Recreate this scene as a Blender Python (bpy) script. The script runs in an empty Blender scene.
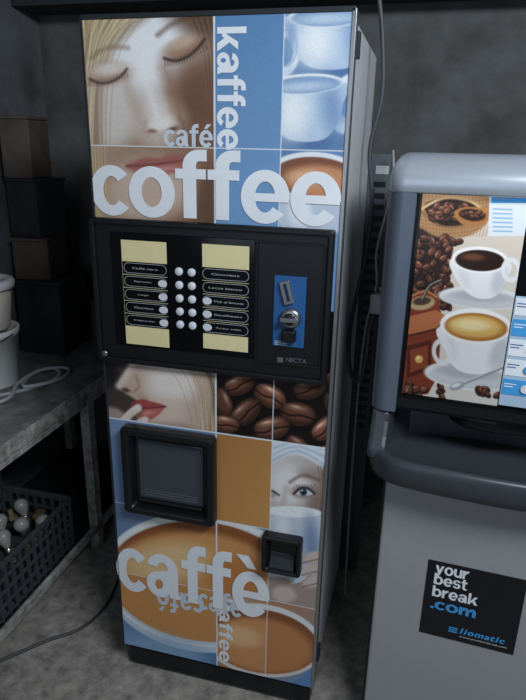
import bpy, bmesh, math, random
import numpy as np
from mathutils import Vector, Matrix
random.seed(7); np.random.seed(7)
D=bpy.data; S=bpy.context.scene; COL=S.collection
S.view_settings.view_transform='Standard'
# ------------------------------------------------ camera
F=594.8; CP=Vector((0.7611,-1.3099,1.5719)); RT=[math.radians(v) for v in (71.177,-1.215,14.76)]
cam=D.cameras.new('camera'); co=D.objects.new('camera',cam); COL.objects.link(co)
co.location=CP; co.rotation_euler=RT
cam.sensor_fit='VERTICAL'; cam.sensor_height=36; cam.lens=36*F/700; cam.clip_start=.02
S.camera=co
RM=np.array(co.rotation_euler.to_matrix())
# ------------------------------------------------ artwork rectification (traced artwork -> flat panel coords)
class Panel:
    """flat printed panel: origin O, in-plane x dir ex, z up"""
    def __init__(s,O,ex): s.O=np.array(O,float); s.ex=np.array(ex,float); s.n=np.cross(s.ex,(0,0,1))
    def trace(s,u,v):
        P=s.O+np.multiply.outer(u,s.ex)+np.multiply.outer(v,np.array((0,0,1.)))
        q=(P-np.array(CP))@RM
        return 263+F*q[...,0]/-q[...,2],350-F*q[...,1]/-q[...,2]
    def uv(s,px,py):
        d=RM@np.array([(px-263)/F,-(py-350)/F,-1]); C=np.array(CP)
        t=np.dot(s.O-C,s.n)/np.dot(d,s.n); P=C+t*d
        return float(np.dot(P-s.O,s.ex)),float(P[2]-s.O[2])
def lin(c):
    c=np.array(c,float)/255.
    return np.where(c<=.04045,c/12.92,((c+.055)/1.055)**2.4)
class Canvas:
    def __init__(s,pan,u0,u1,v0,v1,nu,nv):
        s.pan=pan; s.nu,s.nv=nu,nv
        s.u,s.v=np.meshgrid(np.linspace(u0,u1,nu),np.linspace(v0,v1,nv))
        s.x,s.y=pan.trace(s.u,s.v)
        s.c=np.zeros(s.u.shape+(3,)); s.clip=np.ones(s.u.shape)
    def setclip(s,u0=None,u1=None,v0=None,v1=None):
        m=np.ones(s.u.shape)
        if u0 is not None: m*=s.u>=u0
        if u1 is not None: m*=s.u<=u1
        if v0 is not None: m*=s.v>=v0
        if v1 is not None: m*=s.v<=v1
        s.clip=m
    def put(s,m,col,a=1):
        m=(m*s.clip*a)[...,None]; s.c=s.c*(1-m)+np.array(col,float)*m
    def fill(s,col): s.put(np.ones(s.u.shape),col)
    def grad(s,p,q,c1,c2):
        dx,dy=q[0]-p[0],q[1]-p[1]; t=np.clip(((s.x-p[0])*dx+(s.y-p[1])*dy)/(dx*dx+dy*dy),0,1)[...,None]
        m=s.clip[...,None]; s.c=s.c*(1-m)+(np.array(c1,float)*(1-t)+np.array(c2,float)*t)*m
    def ell(s,cx,cy,rx,ry,ang,col,soft=1,a=1):
        c,n=math.cos(math.radians(ang)),math.sin(math.radians(ang))
        X=(s.x-cx)*c+(s.y-cy)*n; Y=-(s.x-cx)*n+(s.y-cy)*c
        r=np.sqrt((X/rx)**2+(Y/ry)**2); d=(r-1)*min(rx,ry)
        t=np.clip(.5-d/soft,0,1); s.put(t*t*(3-2*t),col,a)
    def ring(s,cx,cy,rx,ry,ang,w,col,soft=1,a=1):
        c,n=math.cos(math.radians(ang)),math.sin(math.radians(ang))
        X=(s.x-cx)*c+(s.y-cy)*n; Y=-(s.x-cx)*n+(s.y-cy)*c
        r=np.sqrt((X/rx)**2+(Y/ry)**2); d=np.abs((r-1)*min(rx,ry))-w/2
        s.put(np.clip(.5-d/soft,0,1),col,a)
    def segd(s,pts,closed):
        n=len(pts); best=np.full(s.u.shape,1e9); ins=np.zeros(s.u.shape,bool)
        for i in range(n if closed else n-1):
            ax,ay=pts[i]; bx,by=pts[(i+1)%n]; dx,dy=bx-ax,by-ay; L=dx*dx+dy*dy+1e-9
            t=np.clip(((s.x-ax)*dx+(s.y-ay)*dy)/L,0,1)
            best=np.minimum(best,(s.x-ax-t*dx)**2+(s.y-ay-t*dy)**2)
            if closed:
                cond=((ay>s.y)!=(by>s.y)); xx=ax+(s.y-ay)*dx/(dy if abs(dy)>1e-9 else 1e-9)
                ins^=cond&(s.x<xx)
        return np.sqrt(best),ins
    def poly(s,pts,col,soft=1,a=1,smooth=True):
        if smooth: pts=cat(pts,True,5)
        d,ins=s.segd(pts,True); d=np.where(ins,-d,d)
        t=np.clip(.5-d/soft,0,1); s.put(t*t*(3-2*t),col,a)
    def line(s,pts,w,col,soft=1,a=1):
        if len(pts)>2: pts=cat(pts,False,4)
        d,_=s.segd(pts,False); s.put(np.clip(.5-(d-w/2)/soft,0,1),col,a)
    def grain(s,amp):
        s.c=s.c*(1+amp*(np.random.rand(*s.u.shape)[...,None]-.5))
    def mesh(s,name,mat,off):
        nu,nv=s.nu,s.nv
        co_=np.zeros((nu*nv,3)); co_[:,0]=s.u.ravel(); co_[:,2]=s.v.ravel(); co_[:,1]=off
        idx=np.arange(nu*nv).reshape(nv,nu)
        f=np.stack([idx[:-1,:-1],idx[:-1,1:],idx[1:,1:],idx[1:,:-1]],-1).reshape(-1,4)
        me=D.meshes.new(name); me.vertices.add(len(co_)); me.vertices.foreach_set('co',co_.ravel())
        me.loops.add(f.size); me.loops.foreach_set('vertex_index',f.ravel().astype(np.int32))
        me.polygons.add(len(f)); me.polygons.foreach_set('loop_start',np.arange(0,f.size,4,dtype=np.int32))
        me.update(calc_edges=True); me.validate()
        at=me.color_attributes.new('print','FLOAT_COLOR','POINT')
        rgba=np.ones((nu*nv,4),np.float32); rgba[:,:3]=lin(np.clip(s.c,0,255)).reshape(-1,3)
        at.data.foreach_set('color',rgba.ravel())
        me.materials.append(mat); return me
def cat(pts,closed,k):
    n=len(pts); out=[]
    for i in range(n if closed else n-1):
        g=lambda j: np.array(pts[j%n] if closed else pts[min(max(j,0),n-1)],float)
        p0,p1,p2,p3=g(i-1),g(i),g(i+1),g(i+2)
        for j in range(k):
            t=j/k; out.append(tuple(.5*((2*p1)+(-p0+p2)*t+(2*p0-5*p1+4*p2-p3)*t*t+(-p0+3*p1-3*p2+p3)*t**3)))
    if not closed: out.append(tuple(map(float,pts[-1])))
    return out
# ------------------------------------------------ materials
def mat(name,rgb,rough=.5,metal=0,noise=0,scale=20,spec=.5,bump=0,coat=0,rgb2=None):
    m=D.materials.new(name); m.use_nodes=True; nt=m.node_tree; b=nt.nodes['Principled BSDF']
    c=lin(rgb); b.inputs['Base Color'].default_value=(*c,1); b.inputs['Roughness'].default_value=rough
    b.inputs['Metallic'].default_value=metal; b.inputs['Specular IOR Level'].default_value=spec
    b.inputs['Coat Weight'].default_value=coat
    tc=nt.nodes.new('ShaderNodeTexCoord'); n=nt.nodes.new('ShaderNodeTexNoise'); n.inputs['Scale'].default_value=scale; n.inputs['Detail'].default_value=9; n.inputs['Roughness'].default_value=.65
    nt.links.new(tc.outputs['Object'],n.inputs['Vector'])
    r=nt.nodes.new('ShaderNodeValToRGB'); k=noise if noise else .04
    r.color_ramp.elements[0].position=.3; r.color_ramp.elements[1].position=.7
    c2=lin(rgb2)*(1-k) if rgb2 else c*(1-k)
    r.color_ramp.elements[0].color=(*c2,1); r.color_ramp.elements[1].color=(*np.minimum(c*(1+k),1),1)
    nt.links.new(n.outputs['Fac'],r.inputs['Fac']); nt.links.new(r.outputs['Color'],b.inputs['Base Color'])
    if bump:
        bp=nt.nodes.new('ShaderNodeBump'); bp.inputs['Strength'].default_value=bump; bp.inputs['Distance'].default_value=.01
        nt.links.new(n.outputs['Fac'],bp.inputs['Height']); nt.links.new(bp.outputs['Normal'],b.inputs['Normal'])
    return m
def printmat(name,rough=.35,emit=0):
    m=D.materials.new(name); m.use_nodes=True; nt=m.node_tree; b=nt.nodes['Principled BSDF']
    a=nt.nodes.new('ShaderNodeVertexColor'); a.layer_name='print'
    nt.links.new(a.outputs['Color'],b.inputs['Base Color']); b.inputs['Roughness'].default_value=rough
    if emit:
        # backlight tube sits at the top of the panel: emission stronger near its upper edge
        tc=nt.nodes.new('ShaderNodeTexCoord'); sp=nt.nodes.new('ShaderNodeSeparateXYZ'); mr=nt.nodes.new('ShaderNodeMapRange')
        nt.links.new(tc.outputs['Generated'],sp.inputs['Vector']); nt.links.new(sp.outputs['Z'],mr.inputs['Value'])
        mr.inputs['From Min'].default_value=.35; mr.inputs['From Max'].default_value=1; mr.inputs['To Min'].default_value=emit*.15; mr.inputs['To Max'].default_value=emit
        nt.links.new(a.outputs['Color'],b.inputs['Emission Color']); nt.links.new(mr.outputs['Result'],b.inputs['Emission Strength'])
    return m
M_print=printmat('printed_vinyl',.26)
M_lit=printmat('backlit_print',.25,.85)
M_white=mat('white_print',(238,242,248),.35)
M_paleblue=mat('pale_grey_print',(208,216,226),.4)
M_black=mat('black_plastic',(17,18,22),.38)
M_gloss=mat('gloss_black',(9,10,13),.12)
M_dark=mat('dark_metal',(44,48,54),.5,.2)
M_side=mat('grey_powder_coat',(206,208,212),.45,.1,noise=.08)
M_silver=mat('silver_panel',(172,174,178),.42,.25,noise=.03,scale=60)
M_lid=mat('silver_lid',(188,196,208),.3,.35)
M_wall=mat('painted_wall',(104,106,108),.85,noise=.2,scale=4,bump=.2,rgb2=(74,72,70))
M_wallL=mat('painted_wall_side',(106,110,116),.85,noise=.2,scale=4,bump=.2,rgb2=(78,78,78))
M_floor=mat('concrete_floor',(172,166,158),.85,noise=.14,scale=26,bump=.5,rgb2=(120,116,110))
M_ceil=mat('ceiling_paint',(48,53,60),.9,noise=.1)
M_cream=mat('cream_card',(236,222,170),.5)
M_blue=mat('blue_plate',(38,92,150),.4)
M_chrome=mat('brushed_steel',(170,172,176),.3,.9)
M_button=mat('white_button',(225,228,235),.3)
M_frame=mat('chipped_cream_paint',(190,190,186),.6,noise=.15,scale=28,rgb2=(104,98,90))
M_plank=mat('worn_stained_top',(140,140,140),.6,noise=.15,scale=11,bump=.12,rgb2=(84,80,76))
M_cable=mat('grey_cable',(175,177,180),.5)
M_darkcable=mat('dark_cable',(66,69,76),.5)
M_bucket=mat('white_bucket_plastic',(230,232,232),.45,noise=.1,scale=8)
M_tan=mat('beige_plastic',(206,198,186),.5,noise=.12)
M_box=mat('dark_box',(44,46,50),.8,noise=.5,scale=6)
M_box2=mat('brown_cardboard',(84,74,66),.85,noise=.4,scale=6)
M_crate=mat('grey_crate_plastic',(70,73,78),.55)
M_bulb=mat('dusty_glass_bulb',(150,153,150),.35,noise=.25)
M_paper=mat('paper',(190,194,198),.8)
M_glass=mat('smoky_flap',(66,72,80),.10)
M_recess=mat('recess_grey',(40,43,48),.5)
M_sign=mat('sign_black',(13,16,24),.4)
M_cyan=mat('cyan_print',(70,160,225),.4)
M_tray=mat('tray_plastic',(62,66,73),.34)
M_logo=mat('grey_logo_print',(96,98,104),.5)
M_pale=mat('pale_blue_plastic',(176,198,220),.4)
# ------------------------------------------------ object helpers
ORG={}
def root(name,loc,label,cat_,rotz=0,group=None):
    e=D.objects.new(name,None); e.empty_display_size=.05; COL.objects.link(e); e.location=loc; e.rotation_euler=(0,0,rotz)
    e['label']=label; e['category']=cat_
    if group: e['group']=group
    ORG[e]=Vector((0,0,0)); return e
def link(name,me,parent,center=(0,0,0),label=None):
    o=D.objects.new(name,me); COL.objects.link(o); c=Vector(center)
    if parent is not None:
        o.parent=parent; o.location=c-ORG[parent]
    else: o.location=c
    ORG[o]=c
    if label: o['label']=label
    return o
def bev(o,w,seg=2):
    if w:
        b=o.modifiers.new('bevel','BEVEL'); b.width=w; b.segments=seg; b.limit_method='ANGLE'; b.angle_limit=.6
def box(name,x0,x1,y0,y1,z0,z1,m,parent,bevel=.003,label=None,seg=2):
    c=((x0+x1)/2,(y0+y1)/2,(z0+z1)/2); bm=bmesh.new(); bmesh.ops.create_cube(bm,size=1)
    for v in bm.verts: v.co=Vector((v.co.x*(x1-x0),v.co.y*(y1-y0),v.co.z*(z1-z0)))
    me=D.meshes.new(name); bm.to_mesh(me); bm.free(); me.materials.append(m)
    o=link(name,me,parent,c,label); bev(o,bevel,seg); return o
def boxes(name,lst,m,parent,bevel=.0015,label=None,origin=None):
    """one mesh from several boxes that form one part"""
    if origin is None: origin=((lst[0][0]+lst[0][1])/2,(lst[0][2]+lst[0][3])/2,(lst[0][4]+lst[0][5])/2)
    bm=bmesh.new()
    for (x0,x1,y0,y1,z0,z1) in lst:
        r=bmesh.ops.create_cube(bm,size=1)
        for v in r['verts']: v.co=Vector(((x0+x1)/2+v.co.x*(x1-x0)-origin[0],(y0+y1)/2+v.co.y*(y1-y0)-origin[1],(z0+z1)/2+v.co.z*(z1-z0)-origin[2]))
    me=D.meshes.new(name); bm.to_mesh(me); bm.free(); me.materials.append(m)
    o=link(name,me,parent,origin,label); bev(o,bevel); return o
def frame(name,x0,x1,z0,z1,w,yf,yb,m,parent,bevel=.004,label=None,slope=0,rad=None):
    """rounded rectangular ring facing -y"""
    def rr(a,b,c,d,r):
        out=[]
        for (cx,cz,s) in ((b-r,d-r,0),(a+r,d-r,90),(a+r,c+r,180),(b-r,c+r,270)):
            for k in range(5):
                t=math.radians(s+k*22.5); out.append((cx+r*math.cos(t),cz+r*math.sin(t)))
        return out
    cx,cy,cz=(x0+x1)/2,(yf+yb)/2,(z0+z1)/2; e=slope
    ra=rad if rad else w*.6; rb=(rad-w) if rad else w*.4
    A=rr(x0,x1,z0,z1,ra); B=rr(x0+w,x1-w,z0+w,z1-w,rb); B2=rr(x0+w+e,x1-w-e,z0+w+e,z1-w-e,rb); bm=bmesh.new(); n=len(A)
    V=[[bm.verts.new((p[0]-cx,y-cy,p[1]-cz)) for p in L] for L,y in ((A,yb),(A,yf),(B,yf),(B2,yb))]
    for k in range(4):
        for i in range(n):
            j=(i+1)%n; bm.faces.new((V[k][i],V[k][j],V[(k+1)%4][j],V[(k+1)%4][i]))
    bmesh.ops.recalc_face_normals(bm,faces=bm.faces)
    me=D.meshes.new(name); bm.to_mesh(me); bm.free(); me.materials.append(m)
    o=link(name,me,parent,(cx,cy,cz),label); bev(o,bevel); return o
def prism(name,pts,z0,z1,m,parent,bevel=.004,axis='z',label=None,seg=2):
    """extrude outline; axis z: pts=(x,y); axis x: pts=(y,z) extruded x from z0..z1"""
    bm=bmesh.new(); f=(lambda p,h:(p[0],p[1],h)) if axis=='z' else ((lambda p,h:(h,p[0],p[1])) if axis=='x' else (lambda p,h:(p[0],h,p[1])))
    P0=[Vector(f(p,z0)) for p in pts]; P1=[Vector(f(p,z1)) for p in pts]
    c=sum(P0+P1,Vector())/(2*len(pts))
    a=[bm.verts.new(p-c) for p in P0]; b=[bm.verts.new(p-c) for p in P1]; n=len(pts)
    bm.faces.new(a); bm.faces.new(b)
    for i in range(n): bm.faces.new((a[i],a[(i+1)%n],b[(i+1)%n],b[i]))
    bmesh.ops.recalc_face_normals(bm,faces=bm.faces)
    me=D.meshes.new(name); bm.to_mesh(me); bm.free(); me.materials.append(m)
    o=link(name,me,parent,c,label); bev(o,bevel,seg); return o
def lathe(name,prof,m,parent,center,axis='z',n=28,smooth=True,label=None):
    bm=bmesh.new(); rings=[]
    for r,h in prof:
        ring=[]
        for i in range(n):
            t=2*math.pi*i/n; x,y=max(r,1e-4)*math.cos(t),max(r,1e-4)*math.sin(t)
            ring.append(bm.verts.new((x,y,h) if axis=='z' else (x,-h,y)))
        rings.append(ring)
    for k in range(len(rings)-1):
        for i in range(n):
            j=(i+1)%n; bm.faces.new((rings[k][i],rings[k][j],rings[k+1][j],rings[k+1][i]))
    bm.faces.new(rings[0]); bm.faces.new(rings[-1])
    bmesh.ops.recalc_face_normals(bm,faces=bm.faces)
    for f in bm.faces: f.smooth=smooth and len(f.verts)==4
    me=D.meshes.new(name); bm.to_mesh(me); bm.free(); me.materials.append(m)
    return link(name,me,parent,center,label)
def loft(name,layers,m,parent,label=None):
    bm=bmesh.new(); n=len(layers[0][0])
    vs=[[bm.verts.new((p[0],p[1],z)) for p in L] for L,z in layers]
    for k in range(len(layers)-1):
        for i in range(n): bm.faces.new((vs[k][i],vs[k][(i+1)%n],vs[k+1][(i+1)%n],vs[k+1][i]))
    bm.faces.new(vs[0]); bm.faces.new(vs[-1])
    bmesh.ops.recalc_face_normals(bm,faces=bm.faces); me=D.meshes.new(name); bm.to_mesh(me); bm.free(); me.materials.append(m)
    for p in me.polygons: p.use_smooth=len(p.vertices)==4
    return link(name,me,parent,(0,0,0),label=label)
def tube(name,pts,r,m,parent,label=None,category=None):
    cu=D.curves.new(name,'CURVE'); cu.dimensions='3D'; cu.bevel_depth=r; cu.bevel_resolution=3; cu.use_fill_caps=True
    P=cat(pts,False,6); sp=cu.splines.new('POLY'); sp.points.add(len(P)-1)
    c=Vector(pts[0])
    for i,p in enumerate(P): sp.points[i].co=(p[0]-c[0],p[1]-c[1],p[2]-c[2],1)
    t=D.objects.new('tmp',cu); COL.objects.link(t); dg=bpy.context.evaluated_depsgraph_get()
    me=D.meshes.new_from_object(t.evaluated_get(dg)); D.objects.remove(t); me.name=name
    me.materials.clear(); me.materials.append(m)
    for f in me.polygons: f.use_smooth=True
    o=link(name,me,parent,c,label)
    if category: o['category']=category
    return o
# bold grotesque letterforms drawn from strokes (x-height = 1)
def A_(cx,cy,rx,ry,tx,ty,a0,a1,n=28):
    out=[]
    P=[(math.cos(math.radians(a0+(a1-a0)*i/n)),math.sin(math.radians(a0+(a1-a0)*i/n))) for i in range(n+1)]
    for i in range(n):
        (c0,s0),(c1,s1)=P[i],P[i+1]
        out.append([(cx+rx*c0,cy+ry*s0),(cx+rx*c1,cy+ry*s1),(cx+(rx-tx)*c1,cy+(ry-ty)*s1),(cx+(rx-tx)*c0,cy+(ry-ty)*s0)])
    return [out]
def R_(x0,x1,y0,y1): return [[[(x0,y0),(x1,y0),(x1,y1),(x0,y1)]]]
def Q_(*p): return [[list(p)]]
def G_(ch):
    T,t=.30,.225
    if ch=='c': return A_(.50,.5,.50,.53,T,t,40,320)
    if ch=='o': return A_(.53,.5,.53,.53,T,t,0,360,40)
    if ch in 'eéè':
        g=A_(.51,.5,.51,.53,T,t,-4,180)+A_(.51,.5,.51,.53,T,t,180,322)+R_(.16,1.0,.41,.575)
        if ch=='é': g+=Q_((.36,1.10),(.60,1.10),(.92,1.38),(.58,1.38))
        if ch=='è': g+=Q_((.42,1.10),(.66,1.10),(.44,1.38),(.10,1.38))
        return g
    if ch=='a': return R_(.64,.93,.08,.68)+A_(.48,.665,.45,.365,.29,.20,0,168)+A_(.37,.29,.37,.31,.26,.18,0,360,30)+Q_((.64,.18),(.68,0),(1.02,0),(.93,.18))+Q_((.36,.45),(.36,.60),(.70,.68),(.70,.50))
    if ch=='f': return R_(.17,.465,0,1.10)+A_(.53,1.06,.36,.32,T-.005,t,90,180,12)+R_(.525,.70,1.155,1.38)+R_(0,.68,.80,1.0)
    if ch=='k': return R_(0,.29,0,1.38)+Q_((.20,.26),(.40,.22),(1.02,1.0),(.67,1.0))+Q_((.36,.52),(.60,.72),(1.08,0),(.72,0))
    if ch=='y': return Q_((0,1),(.31,1),(.62,.08),(.37,-.02))+Q_((.70,1),(1.0,1),(.60,-.10),(.34,-.02))+Q_((.34,-.02),(.60,-.10),(.46,-.34),(.28,-.12))+R_(.08,.46,-.34,-.12)
    if ch=='u': return A_(.47,.42,.47,.44,T,t,180,360,20)+R_(0,.29,.42,1)+R_(.65,.94,0,1)
    if ch=='r': return R_(0,.29,0,1)+A_(.58,.58,.44,.44,T,.23,90,180,12)+R_(.575,.70,.79,1.02)
    if ch=='b': return R_(0,.29,0,1.38)+A_(.52,.5,.52,.53,T,t,0,360,36)
    if ch=='s': return A_(.46,.70,.44,.33,.28,.19,18,270,24)+A_(.46,.30,.44,.33,.28,.19,-162,90,24)
    if ch=='t': return R_(.15,.44,.2,1.28)+R_(0,.66,.80,1.0)+A_(.47,.27,.32,.28,.28,.21,180,270,12)+R_(.465,.66,-.01,.2)
    if ch=='m': return R_(0,.29,0,1)+R_(.56,.84,0,.62)+R_(1.11,1.40,0,.62)+A_(.52,.60,.32,.42,.28,.22,0,180,20)+A_(1.08,.60,.32,.42,.28,.22,0,180,20)
    if ch=='.': return R_(0,.29,0,.28)
GL={}
def glyph(ch,bold,shear=0):
    k=(ch,bold,shear)
    if k not in GL:
        if bold=='G':
            V=[];Fc=[];Dp=[]
            for gi,grp in enumerate(G_(ch)):
                for p in grp:
                    Fc.append(tuple(range(len(V),len(V)+4))); V+=p; Dp+=[gi]*4
            GL[k]=(np.array(V,float),Fc,np.array(Dp,float))
        else:
            cu=D.curves.new('g','FONT'); cu.body=ch; cu.size=1; cu.offset=bold; cu.resolution_u=5; cu.shear=shear
            t=D.objects.new('tmp',cu); COL.objects.link(t); dg=bpy.context.evaluated_depsgraph_get()
            me=D.meshes.new_from_object(t.evaluated_get(dg)); D.objects.remove(t)
            V=np.array([v.co[:2] for v in me.vertices]); Fc=[tuple(p.vertices) for p in me.polygons]
            D.meshes.remove(me); GL[k]=(V,Fc,np.zeros(len(V)))
    return GL[k]
def text(name,s,x0,x1,z0,z1,y,m,parent,rot=0,bold=.018,gap=.03,label=None,shear=0):
    vs=[];fs=[];ds=[];cx=0;n0=0
    for ch in s:
        if ch==' ': cx+=.28; continue
        V,Fc,Dp=glyph(ch,bold,shear); V=V.copy(); V[:,0]+=cx-V[:,0].min(); cx=V[:,0].max()+gap
        if ch=='f' and bold!='G': cx-=.05
        vs.append(V); ds.append(Dp); fs+=[tuple(i+n0 for i in f) for f in Fc]; n0+=len(V)
    a=np.concatenate(vs); dp=np.concatenate(ds); X,Y=a[:,0].copy(),a[:,1].copy(); n=n0
    if rot==-90: X,Y=Y,-X
    elif rot==180: X,Y=-X,-Y
    elif rot==90: X,Y=-Y,X
    X=(X-X.min())/(X.max()-X.min()); Y=(Y-Y.min())/(Y.max()-Y.min())
    w,h=x1-x0,z1-z0
    b=np.stack([(X-.5)*w,-dp*6e-5,(Y-.5)*h],1)
    me=D.meshes.new(name); me.from_pydata([tuple(p) for p in b],[],fs); me.update()
    bm=bmesh.new(); bm.from_mesh(me)
    bm.normal_update()
    for f in bm.faces:
        if f.normal.y>0: f.normal_flip()
    bm.to_mesh(me); bm.free()
    me.materials.append(m)
    return link(name,me,parent,((x0+x1)/2,y,(z0+z1)/2),label)
def struct(o): o['kind']='structure'; return o
# ------------------------------------------------ room
for n,a in (('wall_back',(-1.0,3.0,1.2,1.3,0,2.6)),('wall_left',(-1.0,-.90,-3.2,1.2,0,2.6)),
            ('floor',(-1.0,3.0,-3.2,1.3,-.1,0)),('ceiling',(-1.0,3.0,-3.2,1.3,2.6,2.7)),('wall_right',(2.9,3.0,-3.2,1.2,0,2.6))):
    struct(box(n,*a,{'wall_back':M_wall,'wall_left':M_wallL,'floor':M_floor,'ceiling':M_ceil,'wall_right':M_wall}[n],None,0))
struct(box('trim_1',-.90,2.9,1.02,1.2,2.08,2.6,M_ceil,None,.004))
# ------------------------------------------------ coffee vending machine (tall)
W=.597
V1=root('coffee_vending_machine',(0,0,0),'tall black coffee vending machine with printed photo collage front','vending machine')
body=box('cabinet_body',.006,W-.004,.045,.575,.075,1.822,M_side,V1,.006,label='grey powder coated steel cabinet')
door=box('door',0,W,0,.043,.098,1.83,M_dark,V1,.004)
box('plinth',.010,W-.010,.018,.56,.014,.0745,M_black,V1,.003)
for x in (.05,W-.05):
    for y in (.06,.52):
        lathe('levelling_foot',[(.02,0),(.02,.008),(.009,.010),(.009,.015)],M_dark,V1,(x,y,0))
for z in (.15,1.75): box('hinge',W-.003,W+.006,.046,.071,z,z+.05,M_dark,V1,.001)
P1=Panel((0,-.0,0),(1,0,0))
U=lambda px,py:P1.uv(px,py)[0]
Z=lambda px,py:P1.uv(px,py)[1]
C=Canvas(P1,.003,W-.003,.10,1.826,300,864)
u1=U(214.5,80); u2=U(283,80); zr1=Z(215,148); zr2=Z(218,433); zr3=Z(218,520); zr4=Z(218,592)
zc=Z(200,300)
WH=(232,237,243)
# --- tile A (closed-eyed blonde face) spans row1 + row2 left
C.setclip(None,u1,zc,None)
C.grad((95,60),(213,120),(212,196,182),(116,80,58))
C.ell(148,46,52,44,-16,(246,247,251),44,.97)
C.ell(204,12,42,26,30,(90,64,48),30,.9)
C.ell(112,114,26,34,0,(228,220,214),24,.85)
C.ell(204,106,28,50,-16,(112,74,52),30,.85)
C.ell(160,124,26,28,-16,(222,206,196),24,.75)
C.line([(140,36),(144,74),(158,116)],13,(253,253,255),19,.85)
C.line([(164,68),(176,96),(180,120)],7,(146,106,82),16,.75)
C.line([(126,74),(130,98),(140,118)],4,(196,170,154),11,.65)
C.poly([(90,10),(150,10),(130,32),(112,52),(103,74),(101,104),(100,146),(88,146)],(140,108,84),16,.7)
C.poly([(78,10),(138,10),(120,28),(102,46),(94,68),(91,100),(90,146),(78,146)],(196,172,130),10,.97)
rs=random.Random(3)
for i in range(56):
    t=i/55; x0=82+t*62; c_=(244,232,204) if rs.random()<.45 else ((132,106,74) if rs.random()<.6 else (206,184,144))
    C.line([(x0,12),(85+t*32+rs.uniform(-3,3),38+rs.uniform(-3,3)),(83+t*14+rs.uniform(-1,1),80),(82+t*10+rs.uniform(-2,2),146)],.8,c_,1.4,.55)
for i in range(7): C.line([(118+i*5,12),(103+i*3,50),(97+i*2.5,96),(99+i*1.8,146)],.6,(232,214,180) if i%2 else (150,120,92),1.3,.5)
for i in range(12): C.line([(188+i*3,14),(202+i*2,50),(208+i,100)],.9,(66,44,32) if i%2 else (150,116,86),2,.5)
# eyes (closed)
C.ell(108,74,22,11,-8,(192,160,142),12,.85); C.ell(109,69,15,5.5,-8,(240,231,226),7,.8)
C.line([(92,58),(100,51),(113,47),(128,48)],2.8,(146,114,92),6,.7)
C.line([(90,79),(99,83),(110,82),(120,77),(127,69)],1.7,(54,40,38),3,.9)
for i in range(16):
    x=90+i*2.4; y=79+3.6*math.sin(i/15*math.pi)-i*.55; C.line([(x,y),(x-1.8+i*.26,y+6.5)],.6,(56,42,40),1.4,.6)
C.ell(184,49,22,11,-22,(156,116,92),12,.85); C.ell(182,43,14,5.5,-22,(212,186,166),7,.75)
C.line([(158,35),(171,25),(186,19),(203,14)],3,(92,64,48),6,.75)
C.line([(164,58),(175,61),(187,57),(197,49),(205,39)],2,(34,24,24),3,.92)
for i in range(16):
    x=165+i*2.5; y=59-1.15*i+4.2*math.sin(i/15*math.pi); C.line([(x,y),(x+.5+i*.26,y+7)],.7,(36,26,26),1.4,.6)
C.ell(162,124,13,7,-12,(246,240,236),10,.85)
C.ell(152,131,4,1.8,4,(124,86,70),4,.85); C.ell(173,129,4.5,2,-16,(92,60,48),4,.9)
C.line([(146,122),(144,130),(149,134)],1.5,(178,146,130),6,.65); C.line([(179,118),(184,126),(180,133)],1.5,(120,84,64),6,.65)
C.ell(198,140,22,18,-20,(126,90,66),18,.6)
# row 2 lips / chin
C.setclip(None,u1,zc,zr1)
C.grad((90,150),(214,215),(186,160,140),(124,84,60))
C.ell(150,190,46,32,-10,(212,188,172),26,.9)
C.poly([(126,166),(146,157),(160,158),(172,154),(196,158),(182,170),(162,175),(142,174)],(166,98,90),6,.9)
C.line([(127,166),(150,165),(172,162),(196,159)],1.3,(100,50,48),3,.8); C.ell(162,169,16,2.5,-6,(216,164,154),4,.6)
C.ell(92,190,16,38,0,(196,170,128),10,.9); C.ell(212,200,16,34,0,(92,62,44),18,.75)
for i in range(14): C.line([(84+i*1.6,146),(86+i*1.5,180),(92+i*1.2,216)],.8,(232,214,180) if i%2 else (146,118,84),1.6,.5)
# --- tile B blue (rows 1-2)
C.setclip(u1,u2,zc,None); C.grad((250,10),(250,225),(92,136,184),(112,156,202))
# --- tile C : large cropped stacked cups
C.setclip(u2,None,zr1,None); C.grad((285,10),(350,150),(126,160,200),(88,128,178))
def cupshape(cx,cy,w,h):
    C.ell(cx+w*.1,cy+h+3,w*.8,8,-3,(70,106,156),10,.7)
    C.poly([(cx-w,cy),(cx+w,cy-2),(cx+w*.98,cy+h*.35),(cx+w*.82,cy+h*.72),(cx+w*.42,cy+h),(cx-w*.42,cy+h),(cx-w*.82,cy+h*.72),(cx-w*.98,cy+h*.35)],(186,206,230),1.8)
    C.ell(cx-w*.35,cy+h*.5,w*.42,h*.46,6,(246,249,253),w*.7,.95); C.ell(cx+w*.70,cy+h*.45,w*.26,h*.48,-8,(118,150,192),w*.55,.85); C.ell(cx-w*.95,cy+h*.4,w*.12,h*.4,6,(136,166,204),w*.2,.7)
    C.ell(cx,cy,w,w*.27,-3,(246,249,253),1.3); C.ell(cx,cy+1,w*.93,w*.225,-3,(136,166,204),2.2); C.ell(cx-w*.1,cy+w*.07,w*.66,w*.12,-3,(196,214,234),7,.9)
C.ring(285,52,12,20,8,7,(224,233,244),2)
cupshape(330,16,42,52); C.ring(286,48,11,18,6,1.2,(140,168,204),1.6,.6)
C.ring(347,104,12,22,10,9,(234,241,249),2); C.ring(347,104,7.5,17,10,1.5,(130,160,200),1.8,.7)
cupshape(306,84,38,56)
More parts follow.
